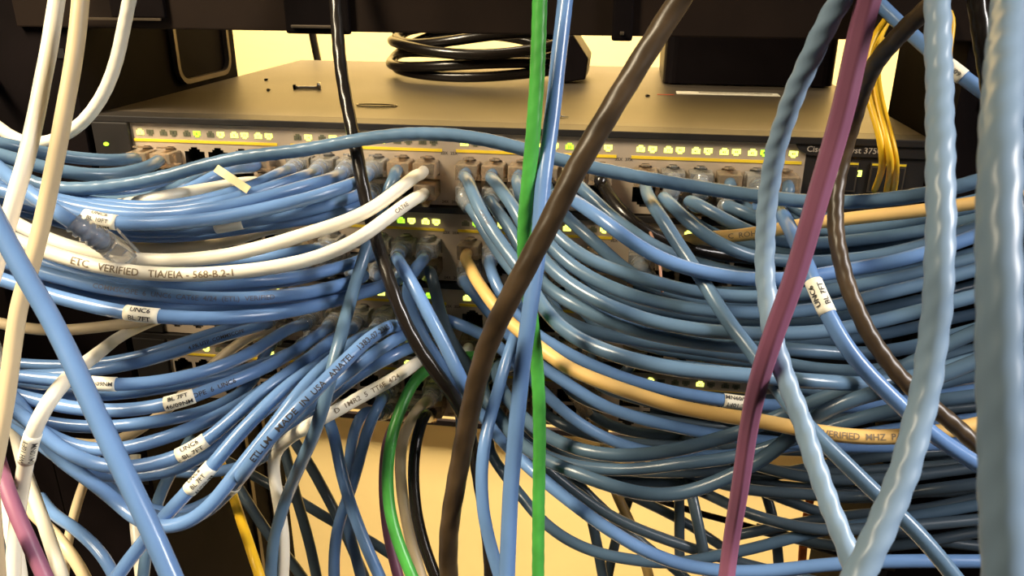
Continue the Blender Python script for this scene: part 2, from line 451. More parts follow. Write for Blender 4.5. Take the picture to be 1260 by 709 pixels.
def frames(P):
    T = np.gradient(P, axis=0); T /= np.linalg.norm(T, axis=1)[:, None]
    n = np.cross(T[0], [0, 0, 1.]);
    if np.linalg.norm(n) < .1: n = np.cross(T[0], [1., 0, 0])
    n /= np.linalg.norm(n); Nn = [n]
    for i in range(1, len(P)):
        n = n-T[i]*(n@T[i]); n /= np.linalg.norm(n); Nn.append(n)
    Nn = np.array(Nn); return T, Nn, np.cross(T, Nn)
def tube_mesh(name, P, r, sides=12, twist=0, ridge=0, cap=True, pitch=6.5):
    P = np.asarray(P); n = len(P); r = np.broadcast_to(np.asarray(r, float), (n,))
    T, N1, B1 = frames(P)
    s = np.r_[0, np.cumsum(np.linalg.norm(np.diff(P, axis=0), axis=1))]
    V = np.zeros((n, sides, 3))
    for k in range(sides):
        a = 2*math.pi*k/sides; rad = r.copy()
        if twist: rad = rad*(1+twist*np.cos(3*a-s*2*math.pi/pitch) + .5*twist*np.sin(a+s*2*math.pi/(pitch*2.7)))
        if ridge: rad = rad*(1+ridge*math.cos(6*a)*1.0)
        V[:, k] = P+rad[:, None]*(math.cos(a)*N1+math.sin(a)*B1)
    V = V.reshape(-1, 3)
    i = np.arange(n-1)[:, None]*sides; k = np.arange(sides)[None]; k2 = (k+1) % sides
    F = np.stack([i+k, i+k2, i+sides+k2, i+sides+k], -1).reshape(-1, 4).tolist()
    if cap: F += [list(range(sides))[::-1], list(range((n-1)*sides, n*sides))]
    me = bpy.data.meshes.new(name)
    V = V*.001; V[:, 2] += Z0
    me.from_pydata(V.tolist(), [], F); me.polygons.foreach_set('use_smooth', [True]*len(me.polygons)); return me
# the clear modular plug: body with contact ribs, latch lever; drawn along +X from the cable end to the contacts
def plug_meshes():
    m = MB(); m.box(0, 12, -5.8, 5.8, -4.1, 3.9); m.box(12, 21, -5.8, 5.8, -4.1, 2.6)
    body = m.mesh('plug', False, .5)
    l = MB(); l.v += [(20, -3, 2.6), (20, 3, 2.6), (1, -1.6, 6.6), (1, 1.6, 6.6), (20, -3, 3.8), (20, 3, 3.8), (1, -1.6, 7.6), (1, 1.6, 7.6)]
    l.f += [(0, 1, 3, 2), (4, 6, 7, 5), (0, 2, 6, 4), (1, 5, 7, 3), (0, 4, 5, 1), (2, 3, 7, 6)]
    latch = l.mesh('latch', False)
    g = MB()
    for k in range(8): g.box(12.5, 20.8, -3.8+k*1.02, -3.4+k*1.02, 1.2, 2.75)
    pins = g.mesh('contacts', False)
    return body, latch, pins
PLUG = {}
for mn in ('clear', 'amber_clear'):
    PLUG[mn] = plug_meshes()
    PLUG[mn][0].materials.append(MATS[mn]); PLUG[mn][1].materials.append(MATS[mn]); PLUG[mn][2].materials.append(MATS['gold'])
def place_plug(o, origin, dirx, upz, mn):
    x = np.array(dirx)/np.linalg.norm(dirx); z = np.array(upz)-x*(x@upz); z /= np.linalg.norm(z); y = np.cross(z, x)
    M = Matrix(((x[0], y[0], z[0], origin[0]*.001), (x[1], y[1], z[1], origin[1]*.001), (x[2], y[2], z[2], Z0+origin[2]*.001), (0, 0, 0, 1)))
    body, latch, pins = PLUG[mn]
    p = bpy.data.objects.new('plug', body); COL.objects.link(p); p.parent = o; p.matrix_world = M; p.matrix_basis = M
    l = bpy.data.objects.new('latch', latch); COL.objects.link(l); l.parent = p
    if mn == 'clear' and abs(dirx[1]) < .9:
        g = bpy.data.objects.new('contacts', pins); COL.objects.link(g); g.parent = p
def boot(o, P, R, mn):
    Q = resample(P, .45); n = len(Q); u = np.linspace(0, 1, n)
    rad = R+.4+(1.5-.7*u)*(np.sin(u*2*math.pi*5.5-.6) > 0)
    link('boot', tube_mesh('boot', Q, rad, 12), mn, o)
def nearest(c, px, py):
    P = c['P']; d = P-CAM; z = d@FW
    e = np.hypot(630+FPX*(d@RT)/z-px, 354.5-FPX*(d@UP)/z-py); return int(np.argmin(e))
def wrapped_text(o, c, i0, lines, size, m, off, lead=None, rev=False, name='printed_text', turn=0., left=None):
    # letters laid on the jacket: x runs along the cable, y around it, centred on sample i0
    P = c['P']; R = c['D']/2+off
    s = np.r_[0, np.cumsum(np.linalg.norm(np.diff(P, axis=0), axis=1))]; T, _, _ = frames(P)
    q0 = pj(P[max(i0-2, 0)]); q1 = pj(P[min(i0+2, len(P)-1)])
    sgn = 1 if q1[0] >= q0[0] else -1
    if rev: sgn = -sgn
    V = []; F = []; lead = lead or size*1.25
    for li, body in enumerate(lines):
        vs, fs = text_mesh(body, size, 'CENTER' if left is None else 'LEFT')
        bm = bmesh.new(); bv = [bm.verts.new(v) for v in vs]
        for f in fs:
            try: bm.faces.new([bv[i] for i in f])
            except ValueError: pass
        lo = min((v[1] for v in vs), default=0); hi = max((v[1] for v in vs), default=1)
        for k in range(1, 4):
            bmesh.ops.bisect_plane(bm, geom=bm.verts[:]+bm.edges[:]+bm.faces[:], plane_co=(0, lo+(hi-lo)*k/4, 0), plane_no=(0, 1, 0))
        bm.verts.ensure_lookup_table(); bm.verts.index_update(); b = len(V)
        yo = ((len(lines)-1)/2-li)*lead-size*.35
        for v in bm.verts:
            ss = s[i0]+sgn*v.co.x; ss = min(max(ss, s[0]), s[-1])
            p = np.array([np.interp(ss, s, P[:, k]) for k in range(3)]); tt = np.array([np.interp(ss, s, T[:, k]) for k in range(3)]); tt /= np.linalg.norm(tt)
            view = CAM-P[i0]; n = view-tt*(view@tt); n /= np.linalg.norm(n); up = np.cross(n, sgn*tt)
            a = (v.co.y+yo)/R+turn
            V.append(p+R*(math.cos(a)*n+math.sin(a)*up))
        for f in bm.faces: F.append(tuple(b+v.index for v in f.verts))
        bm.free()
    me = bpy.data.meshes.new(name); me.from_pydata([W(p) for p in V], [], F)
    return link(name, me, m, o)
def sleeve(o, c, px, py, length, lines=(), size=2.1, rev=False, m='label', turn=0.):
    i = nearest(c, px, py); P = c['P']
    s = np.r_[0, np.cumsum(np.linalg.norm(np.diff(P, axis=0), axis=1))]
    u = np.linspace(max(s[i]-length/2, 0), min(s[i]+length/2, s[-1]), 8)
    Q = np.stack([np.interp(u, s, P[:, k]) for k in range(3)], 1)
    l = link('sticker', tube_mesh('sticker', Q, c['D']/2*1.03+.18, 16), m, o)
    if lines: wrapped_text(l, c, i, lines, size, 'ink', .5+c['D']/2*.03, rev=rev, name='sticker_text', turn=turn)
def extend_ends(c):
    # cables run on beyond what the photo shows
    P = c['P']
    for side in (0, 1):
        if side == 0 and (c['pp'] is not None or c['start_plug']): continue
        if side == 1 and c['end_plug']: continue
        Q = P[::-1] if side == 0 else P
        x, y = pj(Q[-1])
        if 0 <= x <= 1260 and 0 <= y <= 709: continue
        d = Q[-1]-Q[-5]; d /= np.linalg.norm(d)
        if (x < 0 or x > 1260) and abs(d[0]) > .55*abs(d[2]):          # sideways: bends into the open cable channel beside the rack
            d[1] *= .4; d[2] *= .7
            u = np.arange(1, 130)*3.2
            E = Q[-1]+d*u[:, None]; E[:, 1] += .0034*u*u; E = E[E[:, 1] < 75]
        else:                          # up or down: carries on along the rack
            d[1] = min(d[1]*.15, 0.); u = np.arange(1, 150)*3.2
            E = Q[-1]+d*u[:, None]
        Q = np.vstack([Q, E]); P = Q[::-1] if side == 0 else Q
    c['P'] = P
def build_cables():
    relax()
    for c in CABLES: extend_ends(c)
    for c in CABLES:
        R = c['D']/2; P = c['P']
        tw = c['twist'] or .010; pitch = c.get('pitch', 7.0)
        J = resample(P, 1.1) if tw > .012 else P
        if c['ridge']: tw = 0
        o = link(c['name'], tube_mesh(c['name'], J, R, 24 if tw > .012 or c['ridge'] else 14, tw, c['ridge'], True, pitch if tw > .012 else 23.), c['color'])
        c['obj'] = o; tag(o, c['label'], c['cat'], c['group'])
        if c['pp'] is not None:
            pp = c['pp']; mn = 'clear' if c['boot'] == 'clear' else 'amber_clear'
            place_plug(o, pp+np.array([0, -12.5, 0]), (0, 1., 0), (0, 0, 1. if c['row'] == 0 else -1.), mn)
            if c['boot'] == 'clear': boot(o, P[0:6], R, 'clear')
        if c['end_plug']:
            d = P[-1]-P[-3]; d /= np.linalg.norm(d)
            place_plug(o, P[-1]-d*1.5, d, (.3, -.25, 1.), 'clear'); boot(o, P[::-1][0:6], R, 'clear')
        if c['start_plug']:
            d = P[0]-P[2]; d /= np.linalg.norm(d)
            place_plug(o, P[0]-d*1.5, d, (0, -1., .35), 'amber_clear'); boot(o, P[0:5], R, 'amber_clear')
        for st in c.get('stickers', []): sleeve(o, c, *st[:3], *st[3:])
        for tx in c.get('texts', []):      # (px, py, string, size, ink, rev)
            i = nearest(c, tx[0], tx[1]); wrapped_text(o, c, i, [tx[2]], tx[3], tx[4], .12, rev=(tx[5] if len(tx) > 5 else False), turn=(tx[6] if len(tx) > 6 else 0.))

# ------------------------------------------------------------------ cables: foreground
BL = 'blue'; BM_ = 'blue_matt'
cab('thick cream cable hanging down the far left edge, leftmost at the top', 'white', '74,-30,19 70,0,19 60,63 47,127,19.5 37,180 21,233,20 9,277 -6,330 -30,400', name='network_cable')
cab('beige cable crossing the left bundles from the top edge to the lower left', 'beige', '102,-30,20 99,0 93,63 81,127 72,180,20 58,246 47,297 38,332 25,363,20 19,401 13,452 6,502 -2,545 -12,600')
cab('cream cable curving from the top edge left behind the two straight pale ones', 'white', '166,-30,16 159,0 150,46 141,86,15.5 119,132 96,157 66,174 30,178,15 0,160 -40,120', twist=.015)
cab('thick blue cable slanting down in front of the left bundles to the bottom edge', BL, '-40,200,24 0,281 15,311 38,350 71,406,24.5 94,457 117,507 147,570,25.5 168,613 190,661 211,709,26 226,745', twist=.01)
cab('glossy black cable dropping from the panel between the two port halves', 'black', '412,-30,15.5 413,0 417,63,15.7 425,122 435,165 447,233,16.3 460,284 475,332 480,350,16.8 498,396 518,434 546,470,16.6 566,502 580,540,15.5 590,600,14.5 600,660 604,735', D=6.0, name='power_cable', cat='cable', twist=.022, pitch=12.)
cab('thick brown-black cable slanting across the middle from upper right to bottom', 'brownblack', '855,-30,29.5 836,0,29 803,51 777,94 747,142,28.5 725,180 701,221 676,277,28 655,312 640,345 625,370,27.5 604,413 589,459,26 579,502 571,545,25 562,590 555,631,24 551,671 552,709,23 554,745', D=7.6, name='power_cable', cat='cable', twist=.02, pitch=14.)
cab('bright green cable hanging straight down past the middle of the switches', 'green', '666,-30,19 664,0 662,76,18.8 655,178 649,235,18.4 644,292,18 648,350,17.3 657,410,16.5 662,464 664,530,16 663,600,15.6 662,709,15.3 662,745', D=5.5, twist=.02)
cab('pale blue cable hanging straight beside the bright green one', BL, '699,-30,19.5 696,0 688,63 682,122 675,180,19.8 668,221 664,290,20 660,335 652,375 648,413,20.3 641,464 635,530 630,580,20 628,605 624,709,20 622,745')
cab('mauve ribbed cable slanting down on the right side', 'purple', '1077,-30,29 1068,0,28.5 1052,63,28 1042,122 1028,170,27 1009,233 991,297,26 978,343 970,365 955,400,25 945,432 935,462,24 922,520,22.5 912,592,21.5 899,669,20 894,712 889,745', ridge=.07)
cab('pale blue twisted cable bowing past the right edge of the switches, left strand', 'pale_blue', '1050,-30,29 1033,0,28.5 1003,56,27.5 983,102,26.5 957,170,25 944,246,24 940,322,23.5 944,375 951,420,24 965,464 989,520,24.5 1008,592,25 1029,640 1046,685,26 1062,735', twist=.05)
cab('pale blue twisted cable hanging from the top edge and bending left at the bottom', 'pale_blue', '1152,-30,29 1153,0 1156,100,31 1157,180,33 1158,259,34 1156,350,34.5 1152,400 1146,440,34 1138,490 1127,535,34.5 1110,592,35 1092,638 1064,691,36 1045,730', twist=.045)
cab('thickest pale blue twisted cable hanging at the far right edge', 'pale_blue', '1246,-40,38 1243,0,41 1236,80,45 1231,170,49 1229,260,51 1229,370,52 1230,480,52.5 1233,600,53 1236,709,53 1238,750', twist=.035)
cab('brown-black cable bowing on the right behind the mauve cable', 'brownblack', '1190,-40,24 1160,-5,24 1123,25,23 1092,58,22 1069,88,21 1053,140,20 1040,180,19.5 1028,233,19.5 1027,279 1034,322,20 1042,352 1059,393,20.3 1082,434 1108,466,20.6 1140,495 1169,517 1206,552,20.6 1260,590', D=6.3, name='power_cable', cat='cable', twist=.03)
cab('short glossy black cable in the top right corner behind the thickest cable', 'black', '1196,-30,22 1202,0 1207,38 1213,76,22 1222,130 1236,200,21 1262,300', D=6.5, name='power_cable', cat='cable', twist=.03)
cab('dark blue cable with a small sticker crossing the top right corner', BL, '1060,-20,16 1082,5,16.3 1128,48,17 1179,91,18 1214,116,18 1262,150', stickers=[(1178, 90, 8, ('46/09',), 2.6)])
cab('blue cable with a UNC6 sticker slanting down right of the mauve cable', BL, '948,240,14.8 954,249,15.6 963,264,17.2 972,281,18.2 991,322,19.4 1008,365,20 1026,403 1052,444,20.5 1082,474 1115,505,20.5 1151,539 1181,557 1207,575,20 1290,620', (0, 948, 1), boot='none', stickers=[(1010, 370, 13.5, ('UNC6', 'BL 7FT'), 3.0, True)])
# yellow fibre cables
for k, (lab, p) in enumerate((('outer left strand of the three thin yellow fibre cables', '1098,14,8.2 1090,24 1070,50 1063,82 1066,115 1072,135 1081,158 1087,190,8.6 1084,214,8.2 1076,234,7.8'),
                              ('middle strand of the three thin yellow fibre cables', '1094,22,8 1080,48 1074,72 1074,100 1079,130 1088,160 1096,192,8.6 1095,215,8.2 1091,236,7.8'),
                              ('outer right strand of the three thin yellow fibre cables', '1100,20,7.8 1084,46 1078,75 1080,105 1085,132 1094,160 1103,195,8.6 1102,218,8.2 1099,237,7.8'))):
    cab(lab, 'yellow', p, D=3.0, name='fibre_cable', cat='fibre cable', group='yellow fibre cables')
cab('small yellow fibre cable end beside the twisted cable near the top right', 'yellow', '1108,22,8 1130,6 1150,0 1180,10,8.2 1174,30 1165,60 1168,100', D=3.0, name='fibre_cable', cat='fibre cable', group='yellow fibre cables')
# the long arching cable
cab('long blue cable arching right across the front of the top switch', BM_, '-50,190,16.5 0,205 30,221 63,233,17 101,233 152,228 211,216,16.6 254,202 300,193 380,184,16.6 440,172 520,164,16.6 600,172 690,197,16.8 760,213 850,229,17 930,241 1000,249,17.5 1080,247,18 1150,237 1200,224,18.5 1260,205 1330,185', twist=.02)

# ------------------------------------------------------------------ cables: top switch, left half
G1 = 'blue cables running left from the top switch'
cab('blue cable in the first port of the top switch, bending left', BM_, '168,194,14.8 150,198,15.2 114,197,15.6 80,193 51,188,16.2 0,176,17 -50,168', (0, 176, 0), boot='none', group=G1)
cab('blue cable in the second port of the top switch, bending left below the first', BM_, '196,197,14.8 183,206,15.4 142,216,16 89,214,16.6 45,204 0,190,17 -50,178', (0, 205, 0), boot='none', group=G1)
cab('blue cable with a clear ribbed boot under the arching cable, near the top left ports', BL, '222,220,14 200,228,14.5 168,236,15 120,243,15.5 60,240 0,226 -40,215', (0, 240, 1), group=G1)
cab('blue cable hooking left under the arching cable beside the paper tag', BM_, '258,211,14.5 232,224,15 200,240,15.4 150,249 100,248,15.7 60,241 0,228 -40,218', (0, 268, 1), boot='none', group=G1)
cab('blue cable just right of the paper tag, hooking left', BL, '288,206,14.5 268,214,14.9 230,236 190,248,15.3 140,254 90,248 40,234 0,222 -40,214', (0, 300, 0), boot='none', group=G1)
cab('short white cable lying among the blue ones under the paper tag', 'white', '315,223,15 254,233,15.8 183,246,16.6 150,252,15.4 100,254,15 40,240 -40,222', (0, 333, 1), boot='none')
TAGC = len(CABLES)-1
cab('blue cable from the first clear booted plug left of the black cable, top switch', BL, '343,214,15.6 310,231,16.2 279,240,16.6 230,252 180,256,16.8 130,252 90,246 50,236 0,223 -40,214', (0, 372, 0), group=G1)
cab('blue cable from the second clear booted plug left of the black cable, top switch', BL, '378,216,15.8 335,231,16.4 310,239 254,254,17 200,261 150,259 100,252,17 60,244 0,228 -40,218', (0, 402, 0), group=G1)
cab('blue cable from the third clear booted plug left of the black cable, top switch', BL, '411,219,15.9 366,232,16.6 310,248,17.1 254,259,17.3 190,266 140,264,17.4 100,257 66,249 0,233 -40,224', (0, 434, 0), group=G1)
cab('blue cable with a BL 10FT sticker in the top left bundle', BL, '440,224,16.2 386,243,16.9 310,261,17.4 254,271 228,274,17.6 152,276 122,273,17.8 89,262 66,253 20,240 -40,222', (0, 466, 0), group=G1, stickers=[(122, 273, 13.5, ('UNC6', 'BL 10FT', '46/09NM'), 2.5)])
cab('blue cable with a blank pale sticker at the underside of the top left bundle', BL, '442,239,15.5 406,252,16 360,263 310,271,16.4 280,277,16.5 228,284,16.3 180,286,16 130,280 80,266 0,246 -40,235', (0, 427, 1), group=G1, stickers=[(281, 277, 12)])
cab('lowest blue cable of the top left bundle, behind the white pair', BL, '455,250,15.2 436,258,15.8 386,268,16 310,279,16 250,288,15.8 200,292 140,288,15.6 80,275 0,252 -40,240', (0, 458, 1), group=G1)
cab('upper of two white cables plugged in beside the middle divider, sweeping left', 'white', '510,217,15.6 493,231,15.9 447,264,16.5 386,285,17 310,308,17.4 279,315 216,321,17.6 152,319 102,309 51,292 20,277 0,262 -40,240', (0, 533, 0), boot='none')
cab('lower of two white cables from the middle divider, printed ETC VERIFIED', 'white', '512,243,16 488,259,16.3 450,289,16.9 411,310,17.3 361,325,17.7 310,333,18 250,338 203,338,18.1 152,334 102,324 51,309 15,294 -40,270', (0, 533, 1), boot='none',
    texts=[(190, 336, 'ETC   VERIFIED   TIA/EIA - 568-B.2-1', 4.3, 'brown_ink'), (488, 259, 'CAT6E', 2.8, 'brown_ink')])
cab('grey-blue cable falling from the top switch left of the white pair to the bottom edge', BM_, '489,210,15 477,236 465,269,15 452,300 442,335,15.2 437,350,15.4 424,396,16.3 414,434,16.8 404,477,16.9 391,523,16.6 368,575,15.6 348,625,14.5 335,671 333,712 335,745', (0, 497, 0), boot='none')
cab('beige cable below the top left blue bundle, behind the upper white cable', 'beige', '345,277,14.6 320,285,15 279,297,15.3 228,304,15.6 178,307,15.5 120,300 60,280 -40,250', (1, 365, 0), boot='none')
cab('blue cable ending in a loose clear plug at the left, plugged into nothing', BL, '-40,180,17.6 0,207,18 25,230,18.6 50,247 83,270,19 104,284 122,295,18.6 131,300,18.2', end_plug=True)

# ------------------------------------------------------------------ cables: second switch, left half
G2 = 'blue cables running left from the second switch'
cab('thin-looking blue cable right beneath the lower white cable', BL, '440,322,14.6 400,334,15.2 350,343,15.8 300,347,16.4 250,351 200,352 150,348,16.8 90,337 50,323 0,302 -40,286', (1, 466, 0), group=G2)
cab('dark blue cable between the lower white cable and the COMMSCOPE print', BL, '420,328,14.4 380,341,15 340,348 300,354,16 200,360,16.6 130,354 60,339,16.8 20,326 -40,306', (1, 405, 1), group=G2)
cab('blue cable printed COMMSCOPE 6 UNC6 in the second left bundle', BL, '450,340,14.6 400,356,15.7 350,364,16.6 300,368,17.2 240,367 178,361,17.5 117,352 60,338 20,327 -40,307', (1, 434, 1), group=G2,
    texts=[(222, 366, 'COMMSCOPE  6  UNC6  CAT6E  4/24  (ETL)  VERIFIED', 3.1, 'faint_ink')])
cab('blue cable just above the UNC6 BL 7FT sticker cable on the left', BL, '480,350,14.4 440,359,14.6 386,370,15.3 310,377,16 250,380,16.3 200,379 150,373 100,363 60,351 20,338 -40,320', (1, 464, 1), group=G2)
cab('blue cable with a UNC6 BL 7FT sticker lowest in the second left bundle', BL, '490,346,14.4 472,353,14.5 442,362,14.9 386,377,16 320,389,17 228,392,17.8 180,388,18 152,385 102,374 63,364,17.8 20,350 -40,330', (1, 494, 1), group=G2,
    stickers=[(180, 387, 13.5, ('UNC6', 'BL 7FT'), 3.0)])
cab('beige cable running level at the left, ending behind the UNC6 BL 7FT sticker', 'beige', '310,352,13.2 260,376,13.2 210,389,13.4 165,397,13.6 127,402 76,407 25,404 0,398,14 -40,388', (1, 345, 1), boot='none')
cab('white cable with a WH 10FT sticker curving down at the lower left', 'white', '215,385,12.8 175,401,13 150,413,13.8 128,429,15.4 109,444,17 76,472,18.6 56,497,19 41,528,19 34,558,18.6 28,592 23,625,17.6 18,660 16,720', (2, 250, 0), boot='none', stickers=[(38, 549, 15, ('WH 10FT', '04/10NM'), 2.9)])
cab('dark blue cable behind the loose plug, from the second switch', BL, '225,290,14 180,296,14.3 120,288 60,270 0,250 -40,236', (1, 250, 0), group=G2)
cab('dark blue cable deep behind the white cables, second switch', BL, '330,318,14 280,326,14.3 220,330 150,326 80,312 0,290 -40,278', (1, 372, 1), group=G2)
cab('dark blue cable behind the lower white cable at the black cable', BL, '385,305,14 340,316,14.3 280,322 200,325 120,315 60,300 -40,268', (1, 405, 0), group=G2)

# ------------------------------------------------------------------ cables: third switch, left half
G3 = 'blue cables running left from the third switch'
cab('dark blue printed cable uppermost in the third left bundle', BL, '318,402,13.6 274,414,14 216,434,14.4 152,451,14.9 107,457 63,462 20,462 -40,455', (2, 345, 0), group=G3, texts=[(262, 418, '4 PR UTP  COMMSCOPE', 2.7, 'ink')])
cab('darkest blue cable deep behind the third left bundle', BL, '290,402,13.2 250,413,13.4 200,430,13.6 150,443 100,449 40,449 -40,440', (2, 310, 0), group=G3)
cab('dark blue cable with a 46/09NM sticker in the third left bundle', BL, '348,408,14.4 310,434,15.1 254,457,15.9 190,471,16.3 142,474,16.5 76,468 20,463 -40,455', (2, 378, 0), group=G3, stickers=[(127, 474, 11, ('46/09NM',), 2.6)])
cab('blue cable below the 46/09NM sticker cable on the left', BL, '330,446,14 280,461,14.7 228,472,15.2 178,481,15.6 122,487,16 76,485 20,479 -40,470', (2, 362, 1), group=G3)
cab('blue cable printed SCOPE 6 UNC6 beside its BL 7FT sticker', BL, '386,416,14.6 348,441,15.6 320,456,16.1 274,474,16.7 218,495,17.2 178,503 127,506 76,500,17 18,486 -40,470', (2, 409, 0), group=G3,
    stickers=[(219, 494, 12, ('BL 7FT', '46/09NM'), 2.7)], texts=[(262, 479, 'SCOPE  6  UNC6', 3.0, 'ink')])
cab('blue cable under the SCOPE print cable, sagging left', BL, '300,482,14.5 254,506,15.2 178,521,16 127,526 63,522 10,506 -40,490', (2, 345, 1), group=G3)
cab('blue cable joining the lower left fan just above the UNC6 sticker', BL, '380,440,14.7 345,466,15.3 310,489,15.7 275,509,16.2 236,527,16.7 178,547,16.9 127,556 90,550 51,531 10,506 -40,480', (2, 409, 1), group=G3)
cab('blue cable with a small UNC6 sticker in the lower left fan', BL, '408,419,15.1 375,446,15.9 350,463,16.3 321,482,16.7 291,511,17 272,529 253,542,17.2 236,556,17.4 190,571 140,577 101,567,17.2 68,549 51,532 20,505 -40,470', (2, 440, 0), group=G3, stickers=[(238, 555, 13, ('UNC6', 'BL 7FT'), 2.9)])
cab('blue cable sagging below the UNC6 sticker cable in the lower left fan', BL, '395,455,14.7 340,493,15.5 300,527,15.9 267,549,16.2 228,575,16.4 178,585 127,586 101,580 76,567 50,546 10,511 -40,480', (2, 425, 1), group=G3)
cab('blue cable with a three-line UNC6 BL 7FT sticker slanting to the bottom left', BL, '410,436,15.4 388,452,15.9 373,461,16.3 347,480,16.9 325,503,17.2 296,531,17.5 279,552 264,571,17.8 246,590 211,626,17.6 175,669,17.2 145,707 128,735', (2, 440, 1), group=G3, stickers=[(247, 590, 14.5, ('UNC6', 'BL 7FT', '46/09NM'), 2.8)])
cab('blue cable making a U-turn at the lower left behind the slanting thick cable', BL, '430,425,15.9 406,446,16.3 388,460,16.7 372,478,17.1 350,507,17.4 331,533,17.6 308,560 290,582,17.9 264,618 239,641 208,651,17.5 175,645 152,626,17 114,592 76,570 56,547 40,520 10,480 -40,450', (2, 470, 0), group=G3)
cab('blue cable printed MADE IN USA ANATEL, frontmost of the fan', BL, '478,402,16 452,417,16.7 429,440,17.1 404,465,17.5 378,490,17.9 345,524,18.2 325,546 308,570,18 295,588 284,602,17 262,624,16.4 235,640,16 208,642 175,632,15.8 152,615 114,583 76,560 56,540 10,480 -40,450', (2, 502, 0), group=G3,
    texts=[(400, 468, 'ETL LM   MADE  IN  USA   ANATEL   1383-07-2365 / 4', 3.9, 'ink')], stickers=[(287, 598, 5)])
cab('blue cable below the ANATEL print, ending behind the grey-blue one', BL, '495,412,15.3 462,434,15.7 424,462,15.9 395,487,15.8 360,521,15.6 330,548,15.2 290,590,15 262,615,14.6 235,630 208,634 175,625 152,608 110,578 60,540 0,480 -40,460', (2, 470, 1), group=G3)
cab('dark blue cable directly above the white cable printed 4/24', BL, '505,427,15 462,449,15.4 419,477,15.4 390,505,15.2 350,545,14.6 325,562,14.2 300,574,13.8 260,582 200,580,13.6 120,575 60,550 -40,500', (2, 499, 1), group=G3)
cab('white cable printed 4/24 emerging by the black cable and hanging to the bottom', 'white', '519,441,14.6 508,451,15.4 475,472,15.9 437,492,16.2 401,513,16.3 371,529,16 346,548,15.2 334,566,14.7 338,592 345,630 350,669 348,712 345,745', (2, 528, 1), boot='none',
    texts=[(455, 483, 'D  1MR2  5  TT6E  4/24', 3.3, 'brown_ink')], stickers=[(378, 525, 10)])
cab('pale tan cable end showing between the blue cables of the lower left fan', 'beige', '345,400,13 312,410,13.2 290,425 268,444,13.4 240,470 215,497 195,512 170,530,13.2 130,548 60,540 -40,510', (2, 375, 1), boot='none')

# ------------------------------------------------------------------ cables: lower left corner
cab('white cable crossing under the WH 10FT cable toward the bottom edge', 'white', '-25,380,15 -2,440,15.2 14,505,14.6 22,545,14.6 30,578,14.8 43,613,15.2 58,656,15.8 76,709,16.4 86,745')
cab('white cable at the very bottom left behind the mauve one', 'white', '-25,540,16 -4,600,16.5 12,645 22,690,17 28,735')
cab('mauve cable slanting down the bottom left corner', 'purple', '-30,480,18 -10,540 4,590 10,607 28,651,18.8 53,704 68,740,19')
cab('beige cable curving out at the bottom left behind the white pair', 'beige', '20,600,13 38,630,13.6 60,650 80,672,14.6 100,700 118,740')
cab('short beige cable hanging in the gap at the lower left', 'beige', '118,560,11.4 108,583 101,600 92,630 86,655,11.6 80,690 78,735')
cab('pale cable hanging behind the thick slanting blue one at lower left', 'white', '166,560,13.2 165,610 166,640,13.6 169,670 174,712,14 177,745')
cab('dark blue cable end curving down in the lower left gap', BL, '50,612,13.6 64,632 80,642 97,654,14.6 119,674 137,698,15 150,730')
cab('dark blue cable at the bottom left corner edge', BM_, '-20,600,13.5 -2,650,13.6 6,690 10,735')
cab('flat orange-yellow cable hanging below the left fan', 'yellow', '268,560,10.6 284,602,11.4 300,651,12.2 318,704,12.8 330,745', D=5.0)
cab('shadowed grey-blue cable dropping behind the UNC6 sticker at lower left', BM_, '235,540,13.6 222,562,14 207,586,14.4 197,606 188,640 178,690 174,735')
cab('dark grey cable crossing the dark post at lower left', 'slate', '280,575,12.4 293,600,12.6 310,626 330,658,12.8 361,694 385,730')

# ------------------------------------------------------------------ cables: hanging under the middle
G4 = 'cables hanging below the lowest switch'
cab('blue cable hanging from the middle, crossing over its neighbour to the right', BL, '404,514,14.2 411,532 419,580,14.6 432,623 447,664,14.9 467,709 482,745', (3, 400, 1), group=G4)
cab('blue cable with a clear boot swinging left under the white 4/24 cable', BL, '468,495,14 460,508 452,529 442,567,14 432,605 417,638,14 411,681 411,712 412,745', (3, 473, 0), group=G4)
cab('dark blue cable hanging just left of the booted blue one', BL, '444,506,13.5 437,524 432,545 429,580 427,648,13.6 437,681 445,712 452,745', (3, 462, 1), group=G4)
cab('dark grey cable slanting down right against the yellow wall', 'slate', '340,505,12.8 363,544,13 386,580 406,618 420,645 440,690 458,735', group=G4)
cab('thin dark grey cable crossing the yellow wall sideways', 'slate', '255,555,12 290,573 320,590,12.2 371,618,12.4 411,643 457,666 478,681,12.4 510,702 545,735', group=G4)
cab('deep green cable hanging from the lowest switch', 'green', '548,442,13.6 526,455,13.8 508,467,14.2 498,492,14.4 488,515 483,529 476,580,14.8 479,630 490,669 507,709,15.2 522,745', (2, 576, 1), boot='none', D=5.8, group=G4)
cab('dark mauve cable tucked behind the hanging green one', 'purple', '488,516,13 477,538 472,592,13 477,656 488,702,13.4 499,740', (3, 500, 1), D=5.6, group=G4)
cab('tan cable with a clear boot hanging beside the green one', 'beige', '516,501,13.9 501,522 493,545 493,592,14 503,656 518,709,14.4 529,745', (3, 530, 0), group=G4)
cab('black cable hanging right of the tan one under the lowest switch', 'black', '522,512,13.9 514,530 508,580,14.4 511,625 521,671 537,712,14.9 550,745', (3, 531, 1), boot='none', D=5.8, group=G4)
cab('dark grey cable hanging straight at the left end of the yellow wall', 'slate', '338,512,12.6 348,544 358,585 366,618,13 378,656 389,707 397,745', group=G4)

